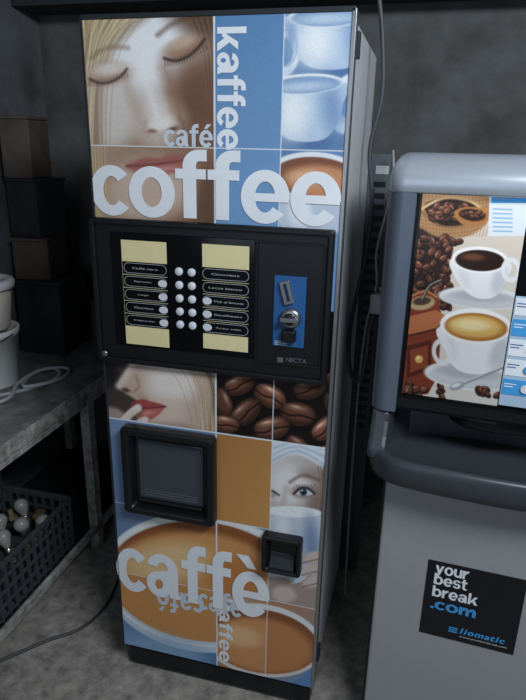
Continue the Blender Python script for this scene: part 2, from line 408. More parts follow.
# --- tile F cup of coffee
C.setclip(u2,None,zc,zr1); C.grad((285,150),(345,228),(88,128,176),(112,156,202))
C.poly([(276,168),(360,176),(352,212),(332,236),(290,236),(276,212)],(194,206,222),3)
C.ell(316,176,48,24,4,(236,240,246),1.3); C.ell(316,177.5,43,20.5,4,(126,72,44),1.8); C.ell(320,181,36,16,4,(204,140,96),8); C.ell(310,178,20,7,4,(232,190,148),8,.8)
C.ell(300,212,12,16,0,(238,242,246),10,.8)
# --- below panel -------------------------------------------------
zc2=Z(218,372)+.03
# tile G : tight crop on nose, lips and fingers
C.setclip(None,u1,zr2,zc2)
C.grad((106,365),(216,430),(64,54,52),(96,78,70))
C.poly([(132,340),(182,340),(206,372),(212,404),(206,446),(150,446),(140,432),(146,422),(137,417),(134,408),(138,402),(132,397),(124,392),(116,385),(122,376),(130,362)],(206,180,164),4)
C.ell(172,382,26,20,0,(244,234,228),20,.92); C.ell(168,412,18,14,0,(226,204,190),16,.8); C.ell(176,436,26,10,8,(140,104,86),14,.8)
C.line([(137,352),(128,372),(119,385)],5,(240,226,218),8,.8); C.ell(126,390,4.2,2.2,18,(96,56,48),3,.88); C.line([(136,376),(139,386),(134,392)],1.6,(160,122,106),4,.75)
C.line([(140,396),(146,399)],3,(176,140,126),5,.6)
C.poly([(131,404),(141,399),(150,401),(166,406),(150,409),(136,409)],(166,70,68),2.2,.9); C.poly([(133,409),(150,408.5),(165,407),(154,418),(142,419)],(190,98,92),2.2,.9)
C.line([(133,408.5),(148,408),(166,406.5)],1,(84,30,34),1.6,.85); C.ell(147,413,7,1.8,-6,(232,160,152),3,.75)
C.poly([(190,340),(224,340),(224,446),(204,446),(216,404),(210,372)],(196,170,128),7)
for i in range(28): C.line([(174+i*1.8,345),(196+i*1.2,388),(202+i*1.0+rs.uniform(-2,2),440)],.8,(122,94,64) if i%2 else (240,224,190),1.4,.55)
for i in range(6): C.line([(150+i*7,350),(178+i*5,380),(192+i*3,420)],.5,(226,206,166) if i%2 else (150,118,88),1.2,.5)
C.poly([(100,412),(116,408),(132,420),(142,432),(140,450),(100,450)],(172,150,140),6)
for (p_,w_,cc) in (([(108,446),(118,428),(130,414),(138,408)],8,(232,214,204)),([(120,448),(128,434),(138,424),(145,420)],8,(222,202,190)),([(132,450),(138,440),(146,434)],8,(208,186,174))):
    C.line([(x_+1.5,y_+4) for x_,y_ in p_],w_,(128,92,78),3,.6); C.line(p_,w_,cc,2); C.line([(x_-1.5,y_-1.5) for x_,y_ in p_],2,(248,238,232),3,.6)
C.ell(138,408,3,2.4,-40,(246,230,226),1.4); C.ell(145,420,3,2.4,-40,(240,222,218),1.4)
C.ell(106,374,12,14,0,(26,23,26),10,.85)
# tile H coffee beans
def bean(x,y,k,a,base,hi,side=1):
    ca,sa=math.cos(math.radians(a)),math.sin(math.radians(a)); base=np.array(base,float); hi=np.minimum(np.array(hi,float),255)
    P=lambda u,v:(x+ca*u*k-sa*v*k,y+sa*u*k+ca*v*k)
    C_.ell(x+k*.05,y+k*.16,k*1.06,k*.74,a,(10,5,4),k*.3,.95)
    C_.ell(x,y,k,k*.66,a,base*.62,1.3)
    C_.ell(*P(0,-.10),k*.82,k*.46,a,base*1.12,k*.35,.95)
    C_.ell(*P(-.12,-.34),k*.5,k*.13,a,hi,k*.28,.85); C_.ell(*P(-.2,-.38),k*.2,k*.05,a,np.minimum(hi*1.35,255),k*.12,.9)
    if side:
        C_.line([P(-.95,.06),P(-.4,.16),P(.2,.04),P(.92,.12)],k*.10,(14,6,5),k*.08+.4,.95)
        C_.line([P(-.8,.16),P(-.36,.25),P(.2,.14),P(.8,.2)],k*.04,base*1.3,k*.06+.4,.7)
def beans(x0,x1,y0,y1,n,s,skew=0,hi=(158,112,92)):
    for i in range(n):
        x=random.uniform(x0,x1); y=random.uniform(y0,y1)+skew*(x-x0); b=random.uniform(.75,1.15)
        bean(x,y,s*random.uniform(.8,1.15),random.uniform(-70,70),np.array((104,62,46))*b,np.array(hi)*b,random.random()<.7)
C.setclip(u1,None,zr2,zc2); C.fill((18,9,8)); C_=C
for (x,y,k,a,sd) in ((228,366,12,20,0),(256,366,13,-60,0),(298,366,14,15,0),(326,374,13,-50,1),(222,446,14,50,0),(256,444,14,-20,0),(296,446,15,30,0),(330,450,12,-30,0),
        (276,372,14,70,1),(240,384,16,-25,1),(310,388,17,-18,1),(222,402,15,65,0),(334,404,14,70,1),(270,396,17,28,1),(246,412,17,-40,1),(298,414,18,12,1),(226,424,14,10,1),(326,428,16,-38,1),(272,428,18,-12,1)):
    b=random.uniform(.75,1.1); bean(x,y,k,a,np.array((112,70,54))*b,np.array((196,154,134))*b,sd)
# tile I light blue behind hatch
C.setclip(None,u1,zr3,zr2); C.grad((110,425),(218,515),(124,150,184),(98,132,176))
# tile J caramel
C.setclip(u1,u2,zr3,zr2); C.grad((219,437),(272,525),(176,126,72),(206,150,88))
# tile K : pale bluish face with white scarf, half hidden by cup
zk=Z(300,606)
C.setclip(u2,None,zk,zr2); C.grad((274,470),(330,520),(214,208,208),(144,124,116))
C.ell(290,486,20,20,0,(240,238,238),18,.9); C.ell(319,514,10,26,0,(140,116,106),12,.9); C.ell(312,474,14,6,10,(164,144,138),8,.7)
C.poly([(260,430),(340,436),(334,488),(326,472),(312,460),(292,454),(274,458),(260,466)],(216,226,238),5)
for i in range(12): C.line([(264+i*2,468-i*4),(298,453-i*2.2),(333,476-i*5)],.9,(146,168,200) if i%2 else (248,250,253),3,.6)
C.poly([(323,470),(336,472),(334,560),(320,524),(324,496)],(84,68,60),6,.9)
for i in range(8): C.line([(318+i*1.4,466),(322+i,500),(320+i*1.4,540)],.7,(190,164,126) if i%2 else (92,70,54),1.6,.6)
C.line([(290,482),(303,475),(319,480)],2.2,(112,92,82),4,.9)
ex_,ey_,w_=304,492,9
C.ell(ex_,ey_,w_+4,w_*.75,4,(158,136,128),6,.9); C.poly([(ex_-w_,ey_+1),(ex_-3,ey_-3.6),(ex_+4,ey_-3.2),(ex_+w_,ey_+1.6),(ex_+3,ey_+3.4),(ex_-4,ey_+3)],(216,222,230),1.8)
C.ell(ex_-.5,ey_,3.7,3.7,0,(58,82,100),1.3); C.ell(ex_-.5,ey_,1.8,1.8,0,(14,16,20),.9); C.ell(ex_-1.8,ey_-1.5,.8,.8,0,(240,242,246),.7)
C.line([(ex_-w_-1,ey_+1.5),(ex_-3,ey_-4),(ex_+4,ey_-3.6),(ex_+w_+1.5,ey_+1.4)],2.2,(38,30,30),2,.92)
for i in range(7): C.line([(ex_-6+i*2.4,ey_-3.4),(ex_-8+i*3.1,ey_-7.4)],.5,(50,38,36),1.2,.55)
C.ell(272,494,5,3.4,4,(176,160,152),3,.85); C.line([(266,493),(272,490.5),(279,495)],1.6,(48,38,38),2,.9)
C.line([(286,488),(283,504)],4,(190,174,166),6,.75)
C.poly([(264,514),(290,508),(316,510),(322,518),(320,546),(310,572),(298,583),(280,581),(264,568)],(202,212,227),2)
C.ell(294,511.5,28,5.5,3,(246,248,251),1.4); C.ell(282,542,8,26,0,(246,249,252),11,.9); C.ell(312,544,7,26,-6,(118,142,180),11,.85)
C.poly([(260,584),(284,577),(300,585),(328,572),(328,614),(260,608)],(170,150,142),5,.95)
for i in range(3): C.ell(315,557+i*12,13,6,-14,(208,190,182),3.4); C.line([(302,563+i*12),(326,557+i*12)],1,(120,96,88),2,.85)
C.ell(284,594,12,8,10,(206,190,182),5)
# tile L : big cup
C.setclip(None,u2,zr4,zr3); C.grad((115,515),(272,600),(108,134,168),(132,158,192))
C.ell(204,580,102,66,8,(232,235,240),1.5)
C.ell(204,582,96,60,8,(146,86,46),2)
C.ell(200,586,90,54,8,(214,152,92),10)
C.ell(166,562,44,20,-6,(240,204,152),20,.9); C.ell(240,580,30,22,10,(186,118,64),16,.7); C.ell(150,592,30,12,8,(190,122,68),12,.6)
C.ring(204,581,99,63,8,1.4,(250,250,251),1.2)
# bottom tiles
C.setclip(None,u1,None,zr4); C.grad((122,590),(218,660),(118,154,196),(76,118,170))
C.ell(204,582,102,70,8,(206,218,232),1.5); C.ell(204,579,97,62,8,(208,146,86),1.5); C.ring(204,580,100,65,8,1.4,(250,250,251),1.2)
C.ell(160,655,50,20,10,(156,186,218),18,.7)
C.setclip(u1,u2,None,zr4); C.grad((219,600),(272,680),(200,164,130),(158,110,76))
C.ell(262,640,62,36,10,(232,234,238),1.4); C.ell(262,641,57,31.5,10,(140,84,50),1.6); C.ell(262,645,52,27,10,(212,148,96),8); C.ell(240,636,22,10,10,(238,196,146),12,.85)
C.poly([(214,668),(240,676),(262,682),(276,682),(276,700),(214,690)],(102,144,194),3)
C.setclip(u2,None,None,zk); C.grad((273,610),(318,690),(184,134,100),(112,150,196))
C.ell(262,640,62,36,10,(232,234,238),1.4); C.ell(262,641,57,31.5,10,(140,84,50),1.6); C.ell(262,645,52,27,10,(196,132,84),8)
C.poly([(266,682),(296,680),(318,662),(324,650),(322,700),(270,700)],(98,140,192),3)
# white grid lines
C.setclip()
C.grain(.06)
lw=.0014
for uu in (u1,u2): C.put(((np.abs(C.u-uu)<lw)*1.),WH)
C.put((np.abs(C.v-zr1)<lw)*1.,WH); C.put((np.abs(C.v-zr2)<lw)*1.,WH)
C.put(((np.abs(C.v-zr3)<lw)&(C.u<u2))*1.,WH); C.put(((np.abs(C.v-zr4)<lw)&(C.u<u1))*1.,WH); C.put(((np.abs(C.v-zk)<lw)&(C.u>u2))*1.,WH)
art=link('front_graphic',C.mesh('front_graphic',M_print,0),V1,(0,-.0008,0),label='coffee photo collage print with large white lettering')
def T1(name,s,a,b,c,d,ty,m=M_white,**k):
    return text(name,s,U(*a),U(*b),Z(*d),Z(*c),ty,m,art,bold='G',**k)
T1('lettering','café',(164,140),(213,140),(190,124),(190,147),-.0012,m=M_paleblue,gap=.05)
T1('lettering','kaffee',(217,85),(246,85),(231,27),(231,150),-.0018,rot=-90,gap=.04)
T1('lettering','coffee',(92,195),(341,205),(215,150),(215,221),-.0026,gap=.015)
T1('lettering','kaffee',(219,625),(233,625),(226,598),(226,662),-.0012,rot=-90,m=M_white,gap=.05)
text('lettering','café',U(157,600),U(204,600),Z(180,614),Z(180,591),-.0018,M_paleblue,art,rot=180,bold='G',gap=.06)
T1('lettering','café',(198,600),(243,602),(215,590),(215,612),-.0022,m=M_paleblue,gap=.05)
T1('lettering','caffè',(118,580),(270,590),(195,545),(195,604),-.0030,gap=.015)
# control panel
px0,px1=U(97,290),U(332,300); pz1=Z(215,223); pz0=Z(215,371)
cp=box('control_panel',px0,px1,-.012,-.001,pz0,pz1,M_black,V1,.004)
frame('panel_bezel',px0,px1,pz0,pz1,.014,-.020,-.011,M_black,cp,.004)
def q(px,py,off=.013):
    d=RM@np.array([(px-263)/F,-(py-350)/F,-1]); t=(-off-CP[1])/d[1]; return CP[0]+t*d[0],CP[2]+t*d[2]
ix0=q(114,300)[0]; ixm=q(256,300)[0]; ix1=q(324,300)[0]
iz1=q(190,236)[1]; iz0=q(190,352)[1]
box('selection_window',ix0,ixm-.004,-.0145,-.0118,iz0,iz1,M_gloss,cp,.001)
frame('coin_bezel',ixm,ix1,iz0-.006,iz1,.004,-.0165,-.0118,M_black,cp,.001)
for (a,b,c,d) in ((124,168,241,345),(203,249,245,350)):
    box('cream_card',q(a,290)[0],q(b,290)[0],-.0155,-.0143,q((a+b)/2,d)[1],q((a+b)/2,c)[1],M_cream,cp,0)
lw0,lw1=q(125,290)[0],q(168.5,290)[0]; rw0,rw1=q(202.5,290)[0],q(250,290)[0]
zt=q(146,262)[1]; zb=q(146,327)[1]; st=(zt-zb)/5
WL=['Caffè nero','Espresso','Lungo','Macchiato','Cappuccino']; WR=['Cioccolata','Latte bianco','Thè al limone','Decaffeinato','Acqua calda']
def oval(name,cx,cz,rx,rz,y0,y1,m,par,n=20):
    return prism(name,[(cx+rx*math.cos(2*math.pi*i/n),cz+rz*math.sin(2*math.pi*i/n)) for i in range(n)],y0,y1,m,par,.0005,axis='y')
for i in range(5):
    zz=zt-st*(i+.5)
    for (a,b,words,sd) in ((lw0,lw1,WL,1),(rw0,rw1,WR,-1)):
        box('label_strip',a-.001,b+.001,-.0166,-.0154,zz-st*.47,zz+st*.47,M_gloss,cp,0)
        frame('label_outline',a+.002,b-.002,zz-st*.38,zz+st*.38,.0009,-.0170,-.0165,M_paper,cp,0,rad=st*.36)
        xa=a+(.028 if sd<0 and i>1 else .014); xb=b-(.028 if sd>0 and i>0 else .014)
        L_=min(1,len(words[i])/13); xm=(xa+xb)/2; hw=(xb-xa)/2*L_
        text('label_text',words[i],xm-hw,xm+hw,zz-.0020,zz+.0026,-.0173,M_paper,cp,bold=0,gap=.06)
        if (sd>0 and i>0): oval('status_oval',b-.013,zz,.0115,.0088,-.0182,-.0172,M_button,cp)
        if (sd<0 and i>1): oval('status_oval',a+.013,zz,.0115,.0088,-.0182,-.0172,M_button,cp)
    for px in (180,192.5):
        bx=q(px,293)[0]
        lathe('selection_button',[(.0098,0),(.0098,.004),(.008,.0055),(.0,.006)],M_button,cp,(bx,-.0145,zz),axis='y')
# coin plate
bx0,bx1=q(273.5,310)[0],q(305.5,310)[0]; bz1,bz0=q(290,276)[1],q(290,347)[1]
plate=box('coin_plate',bx0,bx1,-.0165,-.0118,bz0,bz1,M_blue,cp,.002,label='blue coin mechanism plate')
sx=(bx0+bx1)/2
cs=boxes('coin_slot_bezel',[(-.012,-.003,-.008,.0,-.022,.022),(.003,.012,-.008,.0,-.022,.022),(-.012,.012,-.008,0,.020,.027),(-.012,.012,-.008,0,-.027,-.020)],M_chrome,plate,.0015,origin=(0,0,0))
cs.location=Vector((sx-.006,-.0165,bz1-.037))-ORG[plate]; cs.rotation_euler=(0,math.radians(-16),0)
lathe('return_knob',[(.024,0),(.024,.010),(.019,.014),(0,.014)],M_chrome,plate,(sx+.005,-.0165,bz0+.072),axis='y')
lathe('knob_face',[(.014,.014),(.014,.018),(.011,.020),(0,.020)],M_black,plate,(sx+.005,-.0165,bz0+.072),axis='y')
box('knob_grip',sx-.016,sx+.028,-.044,-.0365,bz0+.067,bz0+.077,M_chrome,plate,.002)
box('lever_housing',sx-.014,sx+.020,-.034,-.0165,bz0+.016,bz0+.045,M_black,plate,.005)
boxes('plate_markings',[(bx0+.006,bx1-.04,-.0172,-.0165,bz0+.004+k*.004,bz0+.0055+k*.004) for k in range(3)],M_white,plate,0)
a=q(286,359); b=q(307,353)
text('maker_lettering','NECTA',a[0],b[0],q(297,363)[1],q(297,358.5)[1],-.0125,M_logo,cp,bold=.01)
boxes('maker_emblem',[(q(277,360)[0],q(283,360)[0],-.0128,-.0118,q(280,362.5)[1],q(280,357.5)[1])],M_logo,cp,.001)
lathe('lock',[(.008,0),(.008,.003),(.003,.004),(0,.004)],M_chrome,cp,(px0+.022,-.020,pz0+.022),axis='y')
# dispensing hatch
hx0,hx1=U(128,470),U(218,475); hz1,hz0=Z(172,428),Z(172,513)
hatch=frame('dispensing_hatch',hx0,hx1,hz0,hz1,.022,-.036,-.001,M_black,V1,.007,slope=.010)
box('hatch_recess',hx0+.01,hx1-.01,-.004,-.001,hz0+.01,hz1-.01,M_recess,hatch,0)
box('hatch_flap',hx0+.038,hx1-.038,-.010,-.0045,hz0+.040,hz1-.040,M_glass,hatch,.003,label='smoky grey see-through flap')
box('flap_lip',hx0+.038,hx1-.038,-.020,-.008,hz0+.034,hz0+.044,M_black,hatch,.002)
boxes('cup_grille',[(hx0+.052,hx1-.052,-.0112,-.0098,hz0+.052+k*.008,hz0+.0545+k*.008) for k in range(3)],M_logo,hatch,0)
# coin return
rx0,rx1=U(264,550),U(303,552); rz1,rz0=Z(283,532),Z(283,568)
cr=frame('coin_return_cup',rx0,rx1,rz0,rz1,.012,-.032,-.001,M_black,V1,.005,slope=.008)
box('return_recess',rx0+.008,rx1-.008,-.004,-.001,rz0+.008,rz1-.008,M_gloss,cr,0)
prism('return_scoop',[(-.004,rz0+.016),(-.026,rz0+.014),(-.024,rz0+.020),(-.014,rz0+.026),(-.008,rz0+.038),(-.006,rz0+.052),(-.004,rz0+.052)],rx0+.020,rx1-.020,M_dark,cr,.001,axis='x')
# edge trims
box('edge_trim',W-.006,W+.003,-.003,.03,.098,1.832,M_chrome,V1,.001,label='thin bright metal edge strip')
box('edge_trim',-.003,.003,-.003,.03,.098,1.832,M_dark,V1,.001)
box('edge_trim',0,W,-.003,.03,1.826,1.836,M_dark,V1,.001)
# ------------------------------------------------ second machine
RZ=math.radians(-3.5); O2=(.70,0,0)
V2=root('tabletop_coffee_machine',O2,'silver and black coffee machine with backlit photo panel on base cabinet','vending machine',RZ)
V3=root('base_cabinet',(O2[0],O2[1],0),'silver grey base cabinet with dark frame and sticker','cabinet',RZ)
boxes('cabinet_body',[(.036,.50,.012,.45,.03,.8305)],M_dark,V3,.004)
box('cabinet_door',.044,.492,-.012,.011,.05,.818,M_silver,V3,.006,label='silver grey sheet metal door')
for (x,y) in ((.05,.03),(.45,.03),(.05,.39),(.45,.39)): box('foot',x,x+.04,y,y+.04,0,.03,M_black,V3)
sg=box('advert_sticker',.165,.392,-.0132,-.0122,.398,.622,M_sign,V3,0,label='black square sticker with white and blue lettering')
xh=.024
for s,base,x1,top,bot,m_ in (('your',.588,.262,1.0,-.34,M_white),('best',.555,.262,1.38,0,M_white),('break',.518,.292,1.38,0,M_white),('.com',.481,.292,1.02,-.02,M_cyan)):
    text('lettering',s,.184,x1,base+bot*xh,base+top*xh,-.0137,m_,sg,bold='G',gap=.05)
text('lettering','liomatic',.262,.368,.424,.442,-.0137,M_cyan,sg,bold=.03,shear=.2,gap=.04)
text('lettering','www.yourbestbreak.com',.262,.375,.412,.418,-.0137,M_white,sg,bold=0,gap=.06)
boxes('swoosh',[(.235,.256,-.0137,-.0132,.422+k*.006,.425+k*.006) for k in range(3)],M_cyan,sg,0)
# upper unit
boxes('machine_body',[(.012,.53,.05,.46,1.004,1.53),(.012,.53,.16,.46,.832,1.004)],M_dark,V2,.006)
for (x0,x1) in ((-.002,.040),(.500,.542)):
    prism('bay_cheek',[(.16,.834),(.16,1.006),(-.024,1.006),(-.030,.98),(-.048,.95),(-.066,.925),(-.066,.90),(.0,.86)],x0,x1,M_tray,V2,.010,axis='x')
fas=box('front_door',0,.54,-.012,.05,1.005,1.50,M_black,V2,.01)
def arc(cx,cy,r,a0,a1,n): return [(cx+r*math.cos(math.radians(a0+(a1-a0)*i/n)),cy+r*math.sin(math.radians(a0+(a1-a0)*i/n))) for i in range(n+1)]
M_col=mat('blue_grey_column',(104,114,130),.35,.3)
prism('side_column',[(-.008,.05)]+arc(.028,.006,.036,180,270,10)+[(.050,-.028),(.050,.05)],1.005,1.497,M_col,V2,.002,label='broad blue grey curved metal column')
prism('side_column',[(.548,.05),(.548,0)]+arc(.512,.006,.036,0,-90,10)+[(.490,-.028),(.490,.05)],1.005,1.497,M_col,V2,.002)
def rrect(x0,x1,y0,y1,r,n=8):
    out=[]
    for (cx,cy,s) in ((x1-r,y1-r,0),(x0+r,y1-r,90),(x0+r,y0+r,180),(x1-r,y0+r,270)):
        for k in range(n+1):
            t=math.radians(s+k*90/n); out.append((cx+r*math.cos(t),cy+r*math.sin(t)))
    return out
lay=[(rrect(-.008,.548,-.028,.46,.034),1.490),(rrect(-.010,.550,-.032,.46,.036),1.494),(rrect(-.010,.550,-.032,.46,.036),1.512)]
for k in range(1,10):
    t=math.radians(k*10); e=1-math.cos(t)
    lay.append((rrect(-.010+.030*e,.550-.030*e,-.032+.085*e,.46-.02*e,.036),1.512+.056*math.sin(t)))
ld=loft('lid',lay,M_lid,V2,label='smooth silver head with rounded top corners')
# tray: broad curved shelf with rounded lip
tray=[(0,.158),(-.004,.05),(-.002,.0),(.008,-.045),(.035,-.080),(.09,-.102),(.27,-.112),(.45,-.102),(.505,-.080),(.532,-.045),(.542,.0),(.544,.05),(.54,.158)]
tray=tray[:1]+cat(tray[1:-1],False,5)+tray[-1:]
def scale_in(k,dy): return [(.27+(x-.27)*k,.158+(y-.158)*(dy)) for x,y in tray]
lay=[(scale_in(.84,.76),.834),(scale_in(.92,.88),.840),(scale_in(.98,.96),.854),(scale_in(1,1),.876),(scale_in(1.003,1.004),.898),(scale_in(1,1),.912),(scale_in(.985,.985),.920),(scale_in(.96,.955),.921),(scale_in(.93,.91),.915),(scale_in(.88,.84),.906),(scale_in(.78,.70),.900),(scale_in(.5,.4),.898)]
tr=loft('drip_tray',lay,M_tray,V2,label='broad curved dark grey shelf with rounded lip')
bk_=[(.040,.159),(.500,.159),(.500,.0),(.49,.05),(.46,.09),(.39,.115),(.27,.125),(.15,.115),(.08,.09),(.05,.05),(.040,.0)]
prism('bay_back',bk_,.890,1.003,M_tray,V2,0)
prism('cup_station',[(.17,.12),(.17,.05),(.20,.015),(.27,.005),(.34,.015),(.37,.05),(.37,.12)],.972,1.003,M_black,V2,.006)
for x in (.24,.27,.30): lathe('spout',[(.008,0),(.008,-.016),(.005,-.016),(.005,0)],M_dark,V2,(x,.05,.973),n=16)
# poster
PO=np.array((O2[0],O2[1],0.)); ex=np.array((math.cos(RZ),math.sin(RZ),0))
nrm=np.array((math.sin(RZ),-math.cos(RZ),0))
P2=Panel(PO+nrm*.014,ex)
a0,a1=P2.uv(408,300)[0]+.008,P2.uv(514,300)[0]; b0,b1=P2.uv(455,400)[1],P2.uv(470,193)[1]
K=Canvas(P2,a0,a1,b0,b1,190,360); C_=K
K.grad((420,190),(500,400),(214,200,184),(226,222,214))
# burlap sack
K.poly([(412,186),(494,188),(492,206),(486,224),(468,236),(446,238),(422,232),(410,214)],(170,126,84),3)
K.ell(448,196,32,7,4,(208,170,124),6,.8)
for i in range(24): K.line([(412+i*3.6,188),(410+i*3.6,212),(416+i*3.0,236)],.6,(120,84,54),1.1,.55)
for i in range(13): K.line([(410,190+i*3.6),(450,196+i*3.6),(492,190+i*3.4)],.6,(220,184,140),1.1,.45)
K.poly([(424,206),(444,198),(470,202),(482,212),(466,224),(440,225)],(42,24,18),2)
K.line([(421,209),(444,198),(470,201),(484,212)],3,(212,176,130),1.6); K.line([(421,211),(440,226),(466,225),(484,214)],2,(140,100,64),1.6)
beans(430,474,205,219,34,4.2)
K.poly([(454,212),(468,207),(486,209),(491,216),(479,226),(462,224)],(176,118,66),1.6); K.ell(472,215,13,6,8,(52,28,20),2); K.line([(485,211),(502,203)],3,(184,126,74),1.4); beans(462,484,212,218,8,3.4)
K.poly([(410,232),(434,236),(450,242),(452,262),(446,290),(432,312),(404,316)],(44,26,20),4)
beans(410,450,238,308,66,5.0); beans(446,460,238,252,7,4.6)
# cup one
K.ell(482,298,44,11,4,(236,238,240),1.6); K.ell(482,300,40,8,4,(206,208,213),2); K.ell(482,296,30,6,4,(176,178,186),4,.7)
K.poly([(452,258),(508,262),(506,280),(494,297),(474,297),(458,282)],(240,241,244),1.5)
K.ell(499,280,7,14,20,(190,196,206),8,.75); K.ell(464,276,5,12,-20,(214,217,223),6,.6)
K.ell(480,260,28.5,13.5,3,(250,250,252),1.2); K.ell(480,260.5,24.5,10.6,3,(40,20,13),1.4); K.ell(473,257,11,3.5,3,(120,74,46),4,.8)
K.ring(511,270,8,10,0,4,(236,238,242),1.4)
# grinder
K.poly([(402,300),(424,290),(438,296),(442,318),(438,376),(428,394),(402,396)],(126,56,34),1.6,smooth=False)
K.poly([(402,318),(436,310),(448,317),(436,328),(402,336)],(188,112,72),1.6,smooth=False); K.line([(402,337),(436,329),(448,318)],1.4,(70,28,20),1.2)
for i in range(5): K.line([(404,344+i*10),(434,337+i*9)],.6,(160,84,54),1.2,.5)
K.poly([(407,346),(431,340),(431,370),(407,378)],(84,34,24),1.6,smooth=False); K.poly([(410,350),(428,345),(428,366),(410,373)],(138,66,42),1.4,smooth=False); K.ell(419,359,4,4,0,(218,176,100),1.2); K.ell(418,358,1.5,1.5,0,(250,230,180),1)
K.line([(404,300),(424,291),(437,297)],2,(206,140,92),1.4,.8)
K.ell(422,303,13,7,-8,(182,158,120),2); K.ell(422,301,9,4,-8,(74,54,40),2); K.line([(422,300),(430,286),(444,280)],2.6,(60,52,48),1.4); K.line([(422,299),(430,285),(443,279)],.7,(190,186,180),1); K.ell(446,279,4.5,4.5,0,(60,36,26),1.4)
beans(408,442,384,398,12,5)
# cup two
K.ell(470,376,46,14,6,(240,241,243),1.6); K.ell(470,378,42,10.5,6,(212,214,219),2); K.ell(468,371,32,8,6,(176,178,188),5,.7)
K.poly([(440,326),(446,352),(458,370),(482,374),(500,362),(511,330)],(243,243,246),1.5)
K.ell(499,352,8,17,24,(192,197,206),9,.75); K.ell(452,346,5,14,-16,(218,220,226),7,.6)
K.ell(476,326,36,17.5,4,(252,252,253),1.2); K.ell(476,327,31.5,14,4,(176,116,52),1.6); K.ell(475,326.5,27,11,4,(222,178,98),4); K.ell(472,325,18,6,4,(244,222,166),6)
K.ring(442,352,8,11,-10,4,(234,236,240),1.4,.95)
K.line([(462,384),(506,366)],2.6,(150,152,160),1.3); K.line([(462,383),(506,365)],.9,(236,238,244),1); K.ell(457,386,8,4,-18,(170,172,180),1.4); K.ell(456,385,5,2,-18,(232,234,240),1.4)
beans(478,504,389,396,6,4.2)
# header label
K.poly([(490,188),(530,188),(530,236),(488,236)],(224,234,242),1.2,smooth=False)
K.poly([(491,190),(530,190),(530,203),(491,203)],(52,140,206),1.2,smooth=False)
for i in range(6): K.line([(493,209+i*4.4),(512,209.6+i*4.4)],1.3,(110,160,205),1,.8)
K.c*=.84
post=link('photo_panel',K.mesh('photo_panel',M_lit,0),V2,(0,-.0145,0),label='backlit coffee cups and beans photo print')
text('poster_heading','ESPRESSO',P2.uv(494,198)[0],P2.uv(514,198)[0],P2.uv(504,200)[1],P2.uv(504,195)[1],-.0150,M_white,post,bold=.01)
frame('panel_frame',a0-.005,.490,b0-.006,b1+.004,.005,-.018,-.012,M_gloss,V2,.001)
sel=box('selection_column',a1+.001,.486,-.0155,-.0118,b0,b1,M_gloss,V2,.001,label='glossy selection column with pale blue and white labels')
c0=a1+.003; zs=P2.uv(520,296)[1]
box('price_display',c0+.01,c0+.09,-.0175,-.0155,b1-.09,b1-.03,M_dark,sel,.002)
box('label_backing',c0-.001,c0+.062,-.0162,-.0154,b0+.004,zs,M_pale,sel,.001)
for k in range(5):
    zz=zs-.022-k*.044
    if zz-.018<b0: break
    lb=box('drink_label',c0+.001,c0+.060,-.0170,-.0160,zz-.018,zz+.018,M_white if k%3!=1 else M_cyan,sel,.001)
    boxes('label_print',[(c0+.004,c0+.028,-.0175,-.0169,zz+.006,zz+.008),(c0+.004,c0+.022,-.0175,-.0169,zz,zz+.002)],M_blue if k%3!=1 else M_white,sel,0)
    oval('selection_button',c0+.046,zz-.001,.009,.009,-.0205,-.0168,M_cyan if k%3!=1 else M_button,sel)
# ------------------------------------------------ slotted upright + cables
vh=root('slotted_upright',(.618,.68,0),'grey slotted steel upright post with small white tag','rack post')
box('channel',-.036,.036,-.012,.012,0,1.56,mat('galvanised_grey',(96,102,110),.5,.3,noise=.1),vh,.003)
boxes('slot_row',[(-.020,.024,-.0135,-.0118,.62+k*.035,.637+k*.035) for k in range(25)],M_black,vh,.0005)
box('tag',-.010,.030,-.0145,-.0125,1.50,1.525,M_paper,vh,0)
tube('power_cable',[(.600,.34,1.99),(.608,.32,1.93),(.626,.32,1.83),(.636,.32,1.70),(.616,.32,1.571),(.632,.32,1.444),(.626,.32,1.30),(.604,.30,1.14),(.603,.28,1.03),(.618,.27,.965),(.642,.26,.965),(.654,.26,1.03),(.655,.27,1.10),(.664,.29,1.148)],.0060,M_darkcable,None,'dark power cable hanging down machine side to a loop','cable')
tube('signal_cable',[(.660,.60,1.57),(.672,.50,1.50),(.668,.42,1.42),(.650,.38,1.30),(.660,.36,1.20),(.640,.36,1.10),(.630,.38,.9),(.625,.45,.5),(.63,.50,.02)],.0035,M_cable,None,'thin grey cable looping down beside slotted post','cable')
pl=root('power_plug',(.668,.29,1.176),'pale moulded plug on hanging cable','plug')
box('plug_body',-.018,.018,-.014,.014,-.028,.028,M_cable,pl,.007)
for x in (-.007,.007): lathe('plug_pin',[(.003,.026),(.003,.046),(.001,.047)],M_chrome,pl,(x,0,0),n=12)
# ------------------------------------------------ workbench
B=root('workbench',(-.60,.30,0),'worn pale metal workbench with stained top and lower shelf','workbench')
def bb(*a): return (a[0]+.60,a[1]+.60,a[2]-.30,a[3]-.30,a[4],a[5])
box('bench_top',*bb(-.86,-.375,-.55,1.12,.702,.715),M_plank,B,.002)
boxes('top_edging',[bb(-.375,-.369,-.55,1.12,.672,.719)],M_frame,B,.001,label='chipped cream painted angle iron edge')
boxes('apron',[bb(-.386,-.378,-.5,1.1,.640,.701)],M_frame,B,.001)
for x in (-.38,-.84):
    for y in (-.45,.50,1.06):
        boxes('leg',[bb(x,x+.006,y,y+.042,0,.701),bb(x-.030,x,y,y+.006,0,.701)],M_frame,B,.001)
box('lower_shelf',*bb(-.86,-.39,-.5,1.08,.085,.10),M_dark,B,.001)
boxes('lower_rail',[bb(-.389,-.374,-.5,1.08,.085,.118)],M_frame,B,.002)
